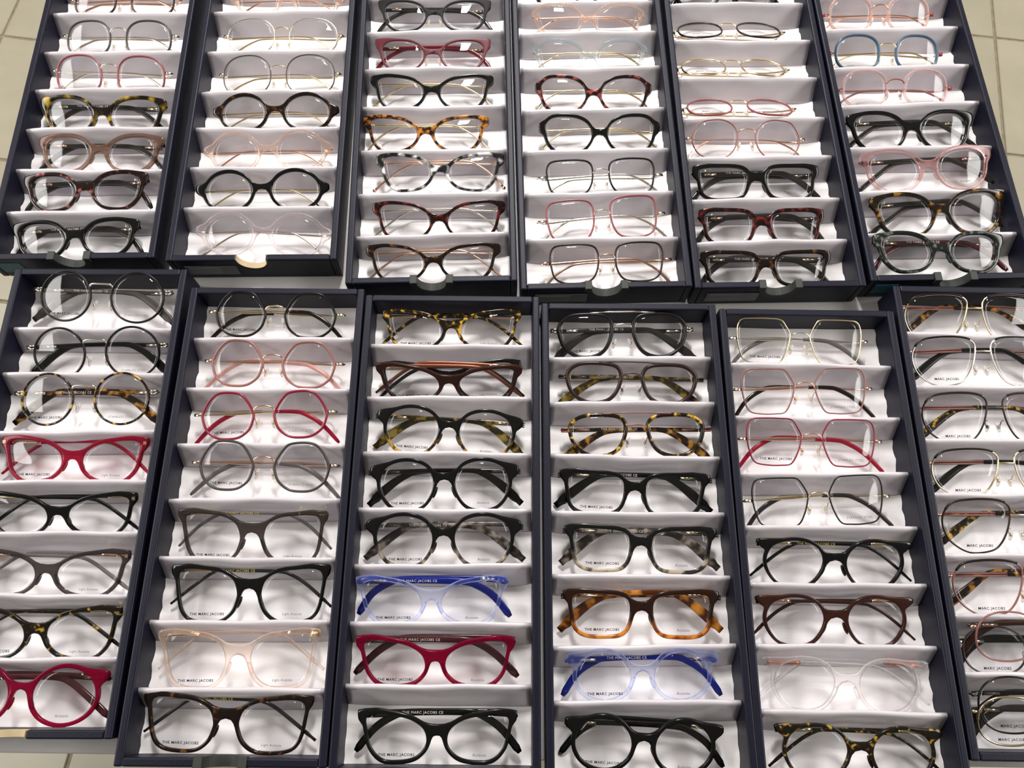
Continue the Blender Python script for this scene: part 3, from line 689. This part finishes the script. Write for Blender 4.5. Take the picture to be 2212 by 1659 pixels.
        if ttx and s < 0:
            q = P[int(n*.36)]; t = obj('lettering', text_mesh('THE MARC JACOBS CE', 32.0, ttx), tm); t.location = (q[0]*U, q[1]*U, (q[2]+1.75)*U)
    # ---- metal accents on acetate end pieces
    if m['kind'] == 'plate' and m['end'] in ('plaque', 'pins'):
        for s in (-1, 1):
            if m['end'] == 'plaque': v, f = box(s*(W/2-2.6)-1.3, s*(W/2-2.6)+1.3, -.2, 2.6, z0+1.5, z0+2.5)
            else: v, f = join(*[box(s*(W/2+.1)-1.5, s*(W/2+.1)+1.5, q-.55, q+.55, z0-.2, z0+1.4) for q in (-1.5, 0.1, 1.7)])
            obj('corner_accent', mesh('corner_accent', v, f, metal if m['end'] == 'plaque' else BLK_M, False), root)
    return root

# ------------------------------------------------------------------ which pair lies where (x, y in the tray, width, turn)
POS = {
'T1-1':(-0.7,320.5,120.2,0.0), 'T1-2':(1.3,272.6,123.4,-0.6), 'T1-3':(-0.4,224.5,126.0,-2.1), 'T1-4':(-1.2,181.3,128.6,-1.5), 'T1-5':(4.4,135.0,124.6,-0.6),
'T1-6':(-0.5,89.2,120.0,1.7), 'T1-7':(-3.7,36.8,120.3,2.0), 'T2-1':(3.7,320.6,123.8,-0.3), 'T2-2':(3.4,270.7,128.5,0.3), 'T2-3':(4.1,224.4,127.5,0.6),
'T2-4':(5.1,172.9,127.9,0.9), 'T2-5':(2.0,126.4,128.4,1.9), 'T2-6':(0.5,79.4,129.9,1.3), 'T2-7':(6.2,28.9,130.5,-2.1), 'T3-1':(-1.3,336.7,121.3,-1.0),
'T3-2':(-2.7,287.9,121.9,-1.0), 'T3-3':(-3.0,237.4,127.6,-1.0), 'T3-4':(-8.4,185.8,127.2,-1.0), 'T3-5':(6.5,137.5,127.2,-0.6), 'T3-6':(5.6,85.4,128.7,-0.2),
'T3-7':(0.8,37.2,127.9,-0.2), 'T4-1':(2.3,325.7,121.3,-1.1), 'T4-2':(1.6,280.2,120.9,-1.1), 'T4-3':(2.3,233.8,120.7,-1.7), 'T4-4':(5.5,184.5,122.7,-1.1),
'T4-5':(3.2,125.8,123.8,0.7), 'T4-6':(1.6,79.4,124.4,3.7), 'T4-7':(3.0,26.7,124.5,1.1), 'T5-1':(-9.4,309.8,121.0,-0.8), 'T5-2':(-10.9,256.5,119.3,-1.4),
'T5-3':(-10.3,207.9,118.6,-0.8), 'T5-4':(-9.6,171.9,120.3,-1.6), 'T5-5':(-5.0,130.8,125.1,-0.8), 'T5-6':(-5.7,80.0,121.5,-0.9), 'T5-7':(-8.0,33.0,123.5,-0.4),
'T6-1':(-8.4,322.0,118.1,-0.9), 'T6-2':(-8.9,272.2,118.5,-1.9), 'T6-3':(-10.3,223.2,118.8,-0.5), 'T6-4':(-2.1,185.6,130.1,0.2), 'T6-5':(2.1,136.9,132.4,2.5),
'T6-6':(6.7,89.0,134.9,1.8), 'T6-7':(-7.7,40.6,124.2,-1.4), 'B1-1':(1.8,382.9,128.8,-1.4), 'B1-2':(5.6,326.3,127.6,1.3), 'B1-3':(3.1,280.8,127.3,0.8),
'B1-4':(3.0,233.7,127.2,-0.4), 'B1-5':(-0.1,183.1,131.1,-0.0), 'B1-6':(0.1,135.5,133.4,-0.4), 'B1-7':(1.3,90.9,134.0,-0.1), 'B1-8':(1.8,34.0,131.1,0.1),
'B2-1':(-1.0,379.2,124.7,-1.0), 'B2-2':(1.3,329.7,125.6,-1.0), 'B2-3':(-1.1,281.3,124.6,2.1), 'B2-4':(4.1,235.2,126.5,-0.9), 'B2-5':(0.6,192.8,125.6,-0.5),
'B2-6':(3.4,144.2,130.4,0.5), 'B2-7':(1.3,96.0,128.8,0.8), 'B2-8':(-2.1,44.0,132.5,-1.1), 'B3-1':(-0.9,383.3,128.0,0.6), 'B3-2':(-0.9,332.8,128.5,1.8),
'B3-2b':(-0.6,322.1,129.7,-0.6), 'B3-3':(1.1,281.8,128.2,-3.2), 'B3-4':(-1.8,235.0,127.4,1.1), 'B3-5':(-2.0,189.5,129.4,0.5), 'B3-6':(-8.4,143.8,123.1,0.5),
'B3-7':(-3.4,96.9,126.2,0.2), 'B3-8':(-0.0,41.5,123.3,0.2), 'B4-1':(-7.7,377.4,131.4,0.9), 'B4-2':(0.5,325.9,130.2,-1.2), 'B4-3':(2.6,279.6,131.7,0.6),
'B4-4':(-0.9,238.1,129.1,-1.9), 'B4-5':(1.5,191.5,127.3,-1.3), 'B4-6':(-0.9,139.3,127.3,-0.3), 'B4-7':(-2.7,89.3,121.1,0.5), 'B4-8':(-3.7,39.8,122.2,-2.8),
'B5-1':(-6.5,375.2,126.9,-0.9), 'B5-2':(-7.8,325.6,124.3,1.2), 'B5-3':(-6.9,278.1,125.1,-0.4), 'B5-4':(-7.1,226.4,125.0,2.8), 'B5-5':(1.0,185.3,128.7,-0.6),
'B5-6':(-4.4,137.2,128.0,-0.1), 'B5-7':(-1.5,91.2,129.7,-0.8), 'B5-8':(2.5,39.0,129.3,-1.2), 'B6-1':(-3.4,382.9,138.3,1.0), 'B6-2':(-5.2,337.8,135.4,1.0),
'B6-3':(-3.3,284.5,135.8,1.0), 'B6-4':(-2.0,233.9,138.6,0.9), 'B6-5':(-4.1,189.0,130.9,0.6), 'B6-6':(-8.4,141.1,122.1,0.6), 'B6-7':(-3.9,95.3,120.5,-0.3),
'B6-7b':(-8.4,80.5,122.5,0.3), 'B6-8':(-4.3,48.8,125.0,0.3), 'B6-8b':(-7.9,26.4,123.5,0.3),
'T4-0':(2.0,372.0,122.0,0.0), 'T5-0':(-8.0,372.0,122.0,-0.5)}
for k, x in (('B6-1', -5.0), ('B6-2', -5.3), ('B6-3', -3.9), ('B6-4', -4.0), ('B6-5', -2.5), ('B6-6', -2.4)): POS[k] = (x, POS[k][1], 134.5, .8)
for k in ('T5-1', 'T5-2', 'T5-3'): POS[k] = (POS[k][0], POS[k][1]+(12.0 if k == 'T5-2' else 9.0), POS[k][2], POS[k][3])
FIT = {'T1-1':(0,1.5,0,0), 'T1-2':(0,0,0,3), 'T1-3':(0,0,0,9), 'T1-4':(0,0,0,6), 'T1-5':(0,0,0,-3), 'T1-6':(0,-2,4.5,0), 'T2-1':(0,0,-1.5,6), 'T2-2':(0,1.5,0,0), 'T2-4':(0,1.5,0,3), 'T2-5':(0,1.5,0,6), 'T2-6':(0,1.5,0,6), 'T2-7':(0,4.5,0,6), 'T3-1':(0,-1.5,3,0), 'T3-2':(0,-3,0,0), 'T3-5':(0,0,3,0), 'T3-6':(0,-1.5,0,3), 'T4-0':(0,0,0,9), 'T4-1':(0,1.5,0,6), 'T4-2':(0,0,0,9), 'T4-3':(0,0,0,3), 'T4-4':(0,0,0,3), 'T4-5':(0,1.5,0,0), 'T4-6':(0,1.5,0,0), 'T4-7':(0,4.5,0,6), 'T5-0':(0,0,0,3), 'T5-1':(0,0,3,0), 'T5-2':(0,0,3,0), 'T5-3':(0,0,3,-3), 'T5-4':(0,0,0,3), 'T5-6':(0,0,0,3), 'T5-7':(0,0,1.5,6), 'T6-1':(0,3,0,9), 'T6-2':(0,1.5,-1.5,6), 'T6-3':(0,3,0,6), 'T6-5':(0,0,4.5,0), 'T6-7':(0,0,7.5,-5), 'B1-1':(0,-3,3,3), 'B1-2':(0,-2,1.5,9), 'B1-5':(0,-0.5,1.5,9), 'B1-7':(0,0,1.5,3), 'B1-8':(0,0,3,-9), 'B2-1':(0,-2,2.5,3), 'B2-4':(0,0,0,3), 'B2-5':(0,-4,3,9), 'B2-7':(0,-3,3,4), 'B3-1':(0,0,0,3), 'B3-2':(0,0,0,3), 'B3-3':(0,0,0,6), 'B3-4':(0,0,1.5,3), 'B3-5':(1.5,-2,3,9), 'B3-6':(0,-2,5,9), 'B3-7':(0,-1.5,4.5,9), 'B4-1':(2,0,0,0), 'B4-2':(0,1.5,0,6), 'B4-3':(0,1.5,0,0), 'B4-4':(0,0,0,6), 'B4-8':(0,0,0,9), 'B5-1':(0,-1.5,0,0), 'B5-5':(0,-1.5,1.5,9), 'B5-6':(0,0,1.5,3), 'B5-7':(0,0,1.5,3), 'B6-1':(0,-2,1.5,8), 'B6-2':(0,0,1.5,0), 'B6-6':(0,-3,0,0), 'B6-7':(0,0,4.5,0), 'B6-8':(0,-3,1.5,0), 'B6-8b':(0,1.5,0,6)}   # small shifts that settle each pair between its dividers: x, y, z, tilt
A, LA, SS = 'Acetate', 'Light Acetate', 'STAINLESS STEEL'
def g(key, mdl, label, front, temple=None, **k): eyeglasses(key, mdl, label, front, temple, pos=POS[key], **k)
# tray overhanging the table edge
g('T1-1', 'halfwire', 'dark brown half-moon wire eyeglasses with rose gold temples', BRN_M, metal=ROSE)
g('T1-2', 'halfwire', 'black half-moon wire eyeglasses with pale gold temples', GRY_M, metal=SILV)
g('T1-3', 'halfwire', 'pink half-moon wire eyeglasses with pale gold temples', PNK_M, metal=SILV)
g('T1-4', 'catround', 'olive and black tortoise butterfly eyeglasses with gold hinges', T_LEFT, SMOKE, ttx=INKW)
g('T1-5', 'catround', 'translucent brown-beige butterfly eyeglasses with grey temples', BEIGE, SMOKE, metal=ROSE)
g('T1-6', 'catround', 'dark tortoise butterfly eyeglasses with pinkish lower rims', T_PNK, SMOKE, metal=ROSE)
g('T1-7', 'catround', 'black butterfly eyeglasses in the slot beside the black notch clip', BLACK, SMOKE, ttx=INKW)
# tray with the raw cardboard notch
g('T2-1', 'arcround', 'peach clear round eyeglasses behind the very thin nude wire pair', PEACH, metal=ROSE)
g('T2-2', 'thinround', 'very thin nude gold round wire eyeglasses', SILV, metal=GOLD)
g('T2-3', 'thinround', 'thin black and gold round wire eyeglasses', GRY_M, metal=GOLD)
g('T2-4', 'arcround', 'dark tortoise round eyeglasses with thin gold temples', T_DARK, metal=GOLD)
g('T2-5', 'arcround', 'peach clear round eyeglasses with rose gold temples', PEACH, metal=ROSE)
g('T2-6', 'arcround', 'black round eyeglasses with thin gold temples', BLACK, metal=GOLD)
g('T2-7', 'arcround', 'pale rose clear round eyeglasses above the raw cardboard notch', ROSEC, metal=SILV)
# slim cat-eyes
g('T3-1', 'sheetcat', 'black sheet-metal cat-eye eyeglasses with nose pads', MATTE, SMOKE)
g('T3-2', 'sheetcat', 'burgundy sheet-metal cat-eye eyeglasses with clear red temples', BURG_M, MARC_T)
g('T3-3', 'slimcat', 'black slim cat-eye eyeglasses with straight gold temples', BLACK, metal=GOLD)
g('T3-4', 'slimcat', 'amber tortoise slim cat-eye eyeglasses with gold temples', T_AMB, metal=GOLD)
g('T3-5', 'slimcat', 'black and white horn slim cat-eye eyeglasses', T_HORN, metal=ROSE)
g('T3-6', 'slimcat', 'dark red tortoise slim cat-eye eyeglasses with silver temples', T_BRED, metal=SILV)
g('T3-7', 'slimcat', 'near-black tortoise slim cat-eye eyeglasses with rose gold temples', T_DARK, metal=ROSE)
# rounded frames and square wires
g('T4-0', 'roundcat', 'dark eyeglasses in the slot behind the peach rounded cat-eye pair', T_DARK)
g('T4-1', 'roundcat', 'peach clear rounded cat-eye eyeglasses with rose gold temples', PEACH, metal=ROSE)
g('T4-2', 'roundcat', 'ice blue clear rounded cat-eye eyeglasses', ICE, metal=GOLD)
g('T4-3', 'roundcat', 'red and black tortoise rounded cat-eye eyeglasses', T_RED, metal=GOLD)
g('T4-4', 'roundcat', 'black rounded cat-eye eyeglasses with thin gold temples', BLACK, metal=GOLD)
g('T4-5', 'square', 'black square wire eyeglasses with gold bridge and temples', BLK_M, metal=SILV)
g('T4-6', 'square', 'pink square wire eyeglasses with gold bridge, lying askew', PNK_M, metal=SILV)
g('T4-7', 'square', 'brown square wire eyeglasses with rose gold bridge above the notch clip', BRN_M, metal=ROSE)
# tipped-over wires and dark rectangles
g('T5-0', 'roundace', 'black eyeglasses in the slot behind the tipped brown wire pair', BLACK, lt=1)
g('T5-1', 'tipped', 'brown and gold wire eyeglasses tipped backwards, rearmost of three', BRN_M, metal=GOLD, tilt=-25, z=-16.5, lt=1, brand='MARC JACOBS')
g('T5-2', 'tipped', 'gold wire eyeglasses tipped backwards between brown and pink ones', GOLD, metal=GOLD, tilt=-25, z=-16.5, lt=1, brand='MARC JACOBS')
g('T5-3', 'tipped', 'pink wire eyeglasses tipped backwards in their slot', PNK_M, metal=GOLD, tilt=-25, z=-16.5, lt=1, brand='MARC JACOBS')
g('T5-4', 'hexwire', 'rose gold hexagonal wire eyeglasses with maroon temple ends', PNG_M, metal=ROSE)
g('T5-5', 'rectb', 'black rectangular eyeglasses in front of rose gold hexagonal ones', BLACK, SMOKE, ttx=INKW)
g('T5-6', 'rectb', 'dark burgundy tortoise rectangular eyeglasses', T_BRED, SMOKE, metal=ROSE)
g('T5-7', 'rectb', 'dark brown tortoise rectangular eyeglasses with gold lettering on temple', T_DARK, SMOKE, ttx=INKW)
# pastel half-moons and rounded cat-eyes
g('T6-1', 'moon', 'peach thick-rimmed half-moon eyeglasses', PEACHS, metal=ROSE)
g('T6-2', 'moon', 'slate blue thick-rimmed half-moon eyeglasses', BLUEG, metal=GOLD)
g('T6-3', 'moon', 'soft pink thick-rimmed half-moon eyeglasses', PINKS, metal=PNG_M)
g('T6-4', 'catround', 'black rounded cat-eye eyeglasses in front of soft pink half-moon pair', BLACK, SMOKE)
g('T6-5', 'catround', 'pink clear rounded cat-eye eyeglasses with black temples', PINKC, SMOKE, metal=ROSE, rtx=A)
g('T6-6', 'catround', 'brown and black tortoise rounded cat-eye eyeglasses, standing askew', tort('brown_tortoise', (.010, .007, .005), (.03, .014, .005), (.22, .11, .015), 140, .56), SMOKE)
g('T6-7', 'catround', 'grey-green horn rounded cat-eye eyeglasses with maroon temples', T_GRN, PLUM, ttx=INKW)
# round wires and plaque cat-eyes
g('B1-1', 'roundwire', 'black round metal eyeglasses with broad grey temples, in the rear slot', BLK_M, GRY_M, metal=SILV, lt=1, rtx=SS, ttx=INKW)
g('B1-2', 'roundwire', 'black round metal eyeglasses with matte black temples, beside tortoise round pair', BLK_M, BLACK, metal=SILV, rtx=SS)
g('B1-3', 'roundwire', 'yellow and black tortoise round metal eyeglasses', T_YEL, T_AMT, metal=SILV, lt=1, rtx=SS, ttx=INKW)
g('B1-4', 'plaquecat', 'rose red clear cat-eye eyeglasses with gold corner plaques', PINKR, CRIMT, lt=1, rtx=LA)
g('B1-5', 'plaquecat', 'black slim cat-eye eyeglasses with corner plaques, before the red pair', BLACK, BLACK)
g('B1-6', 'plaquecat', 'grey clear cat-eye eyeglasses with corner plaques', GREY_A, GRTIP, metal=ROSE, rtx=LA)
g('B1-7', 'plaquecat', 'yellow-flecked tortoise cat-eye eyeglasses with corner plaques', T_FLK, T_FLK, lt=1, rtx=LA)
g('B1-8', 'roundace', 'raspberry clear round eyeglasses with dark plum temples', RASP, PLUM, lt=1, rtx=A)
# geometric wires and butterflies
g('B2-1', 'octo', 'black geometric round wire eyeglasses with gold bridge and tortoise tips', BLK_M, metal=GOLD, tip=T_DARK, lt=1)
g('B2-2', 'octo', 'dusky pink geometric round wire eyeglasses with clear pink tips', PNG_M, metal=ROSE, tip=PKTIP)
g('B2-3', 'octo', 'crimson geometric round wire eyeglasses with clear red tips', RED_M, metal=GOLD, tip=CRIMT, lt=1, rtx=SS)
g('B2-4', 'octo', 'grey geometric round wire eyeglasses with clear grey tips', GRY_M, metal=ROSE, tip=GRTIP, lt=1, rtx=SS)
g('B2-5', 'butterfly', 'grey clear oversized butterfly eyeglasses', GREY_A, GRTIP, lt=1, rtx=LA, ttx=INKY)
g('B2-6', 'butterfly', 'black oversized butterfly eyeglasses with gold temple sleeves', BLACK, SMOKE, lt=1, rtx=LA, ttx=INKY)
g('B2-7', 'butterfly', 'peach clear oversized butterfly eyeglasses with gold sleeves', PEACH, PEACH, metal=GOLD, lt=1, rtx=LA)
g('B2-8', 'butterfly', 'dark brown tortoise oversized butterfly eyeglasses above the notch', T_DARK, SMOKE, lt=1, rtx=LA, ttx=INKY)
# mixed cat-eyes and keyhole rounds
g('B3-1', 'goldcat', 'yellow and black tortoise cat-eye eyeglasses with gold sleeves, in the rear slot', T_YEL, T_YEL, lt=1, rtx=LA, metal=ROSE)
g('B3-2', 'goldcat', 'black cat-eye eyeglasses lying under a brown pair', BLACK, BLACK, lt=1, rtx=LA)
g('B3-2b', 'goldcat', 'brown cat-eye eyeglasses with copper temples stacked on black ones', BROWN_A, plain('copper_temple', (.30, .10, .06), .3, .7), metal=ROSE, tilt=44, z=3)
g('B3-3', 'keyhole', 'black keyhole round eyeglasses fading to olive tortoise', T_TOPY, T_OLV, lt=1, rtx=A)
g('B3-4', 'keyhole', 'plain black keyhole round eyeglasses', BLACK, BLACK, lt=1, rtx=A, metal=GRY_M)
g('B3-5', 'keyhole', 'black keyhole round eyeglasses fading to grey horn', T_TOPG, T_GTM, lt=1, rtx=A, ttx=INKW, metal=GRY_M)
g('B3-6', 'boldcat', 'crystal blue cat-eye eyeglasses with royal blue temples', LAV, BLUE_A, lt=1, rtx=A, ttx=INKW, metal=SILV)
g('B3-7', 'boldcat', 'raspberry clear cat-eye eyeglasses with dark plum temples', RASP, PLUM, lt=1, rtx=A, ttx=INKW)
g('B3-8', 'boldcat', 'black bold cat-eye eyeglasses in front of the raspberry cat-eye pair', BLACK, BLACK, lt=1, rtx=A, ttx=INKW, metal=GRY_M)
# pilots, rectangles, rounds
g('B4-1', 'navi', 'black double-bridge pilot eyeglasses with silver brow bar', BLK_M, SMOKE, metal=SILV, lt=1, ttx=INKW)
g('B4-2', 'navi', 'dark brown double-bridge pilot eyeglasses with olive tortoise temples', BRN_M, T_OLV, metal=GRY_M, ttx=INKW)
g('B4-3', 'navi', 'yellow tortoise double-bridge pilot eyeglasses', T_YEL, T_AMT, metal=PNG_M, ttx=INKW)
g('B4-4', 'boldrect', 'solid black rectangular eyeglasses with broad temple tips', BLACK, BLACK, ttx=INKW, lt=1)
g('B4-5', 'boldrect', 'black rectangular eyeglasses fading to grey horn below', T_TOPG, T_GTM, lt=1, rtx=A, ttx=INKW)
g('B4-6', 'boldrect', 'dark brown rectangular eyeglasses fading to amber below', T_TOPB, T_ORG, lt=1, rtx=A)
g('B4-7', 'roundace', 'crystal blue round eyeglasses with royal blue temples', LAV, BLUE_A, lt=1, rtx=A, ttx=INKW, metal=SILV)
g('B4-8', 'roundace', 'black round eyeglasses with broad black temples, before crystal blue round pair', BLACK, BLACK, lt=1, rtx=A)
# square wires and slim rounds
g('B5-1', 'bigsquare', 'pale gold large square wire eyeglasses with clear grey tips', GOLD, metal=SILV, tip=GRTIP, lt=1)
g('B5-2', 'bigsquare', 'rose gold large square wire eyeglasses with dark tortoise tips', PNG_M, metal=ROSE, tip=T_DARK, rtx=SS)
g('B5-3', 'bigsquare', 'crimson large square wire eyeglasses with clear red tips', RED_M, metal=ROSE, tip=CRIMT, lt=1, rtx=SS)
g('B5-4', 'bigsquare', 'black large square wire eyeglasses with black tips', BLK_M, metal=GOLD, tip=SMOKE, rtx=SS)
g('B5-5', 'slimround', 'black slim round eyeglasses in front of black square wire pair', BLACK, BLACK, ttx=INKY)
g('B5-6', 'slimround', 'brown slim round eyeglasses', BROWN_A, BROWN_A, metal=ROSE)
g('B5-7', 'slimround', 'colourless clear slim round eyeglasses with copper temple sleeves', CLEAR, CLEAR, metal=plain('copper_sleeve', (.42, .17, .12), .3, .6))
g('B5-8', 'slimround', 'yellow-flecked tortoise slim round eyeglasses', T_FLK, T_FLK)
# aviators
MJ = 'MARC JACOBS'
g('B6-1', 'aviator', 'gold aviator eyeglasses with brown brows and amber temple tips, rear slot', GOLD, metal=GOLD, tip=T_AMT)
g('B6-2', 'aviator', 'gold aviator eyeglasses with black brows and black temple tips', SILV, metal=SILV, tip=BLACK, lt=1, brand=MJ)
g('B6-3', 'aviator', 'gunmetal aviator eyeglasses with tortoise temple tips', BRN_M, metal=GRY_M, tip=T_YEL, lt=1, brand=MJ)
g('B6-4', 'aviator', 'gold aviator eyeglasses with black tips, in front of gunmetal aviators', GOLD, metal=GOLD, tip=BLACK, lt=1, brand=MJ)
g('B6-5', 'aviator', 'brown squarish aviator eyeglasses with yellow tortoise tips', BRN_M, metal=SILV, tip=T_YEL, lt=1, brand=MJ)
g('B6-6', 'aviator', 'pinkish gold aviator eyeglasses with dark orange tortoise tips', PNG_M, metal=ROSE, tip=T_AMT, lt=1, brand=MJ)
g('B6-7', 'largewire', 'rose brown wire eyeglasses lying on another wire pair', PNG_M, BROWN_A, metal=ROSE, tilt=26, z=-1)
g('B6-7b', 'largewire', 'dark wire eyeglasses with black temples under a rose brown pair', GRY_M, BLACK, metal=SILV, lt=1, brand=MJ, z=-10)
g('B6-8', 'largewire', 'black wire eyeglasses leaning at the back of a doubled slot', BLK_M, BLACK, metal=GRY_M, lt=1, brand=MJ, z=-8)
g('B6-8b', 'largewire', 'gold wire eyeglasses in front of leaning black wire pair', GOLD, SMOKE, metal=GOLD, lt=1, brand=MJ, z=-6)
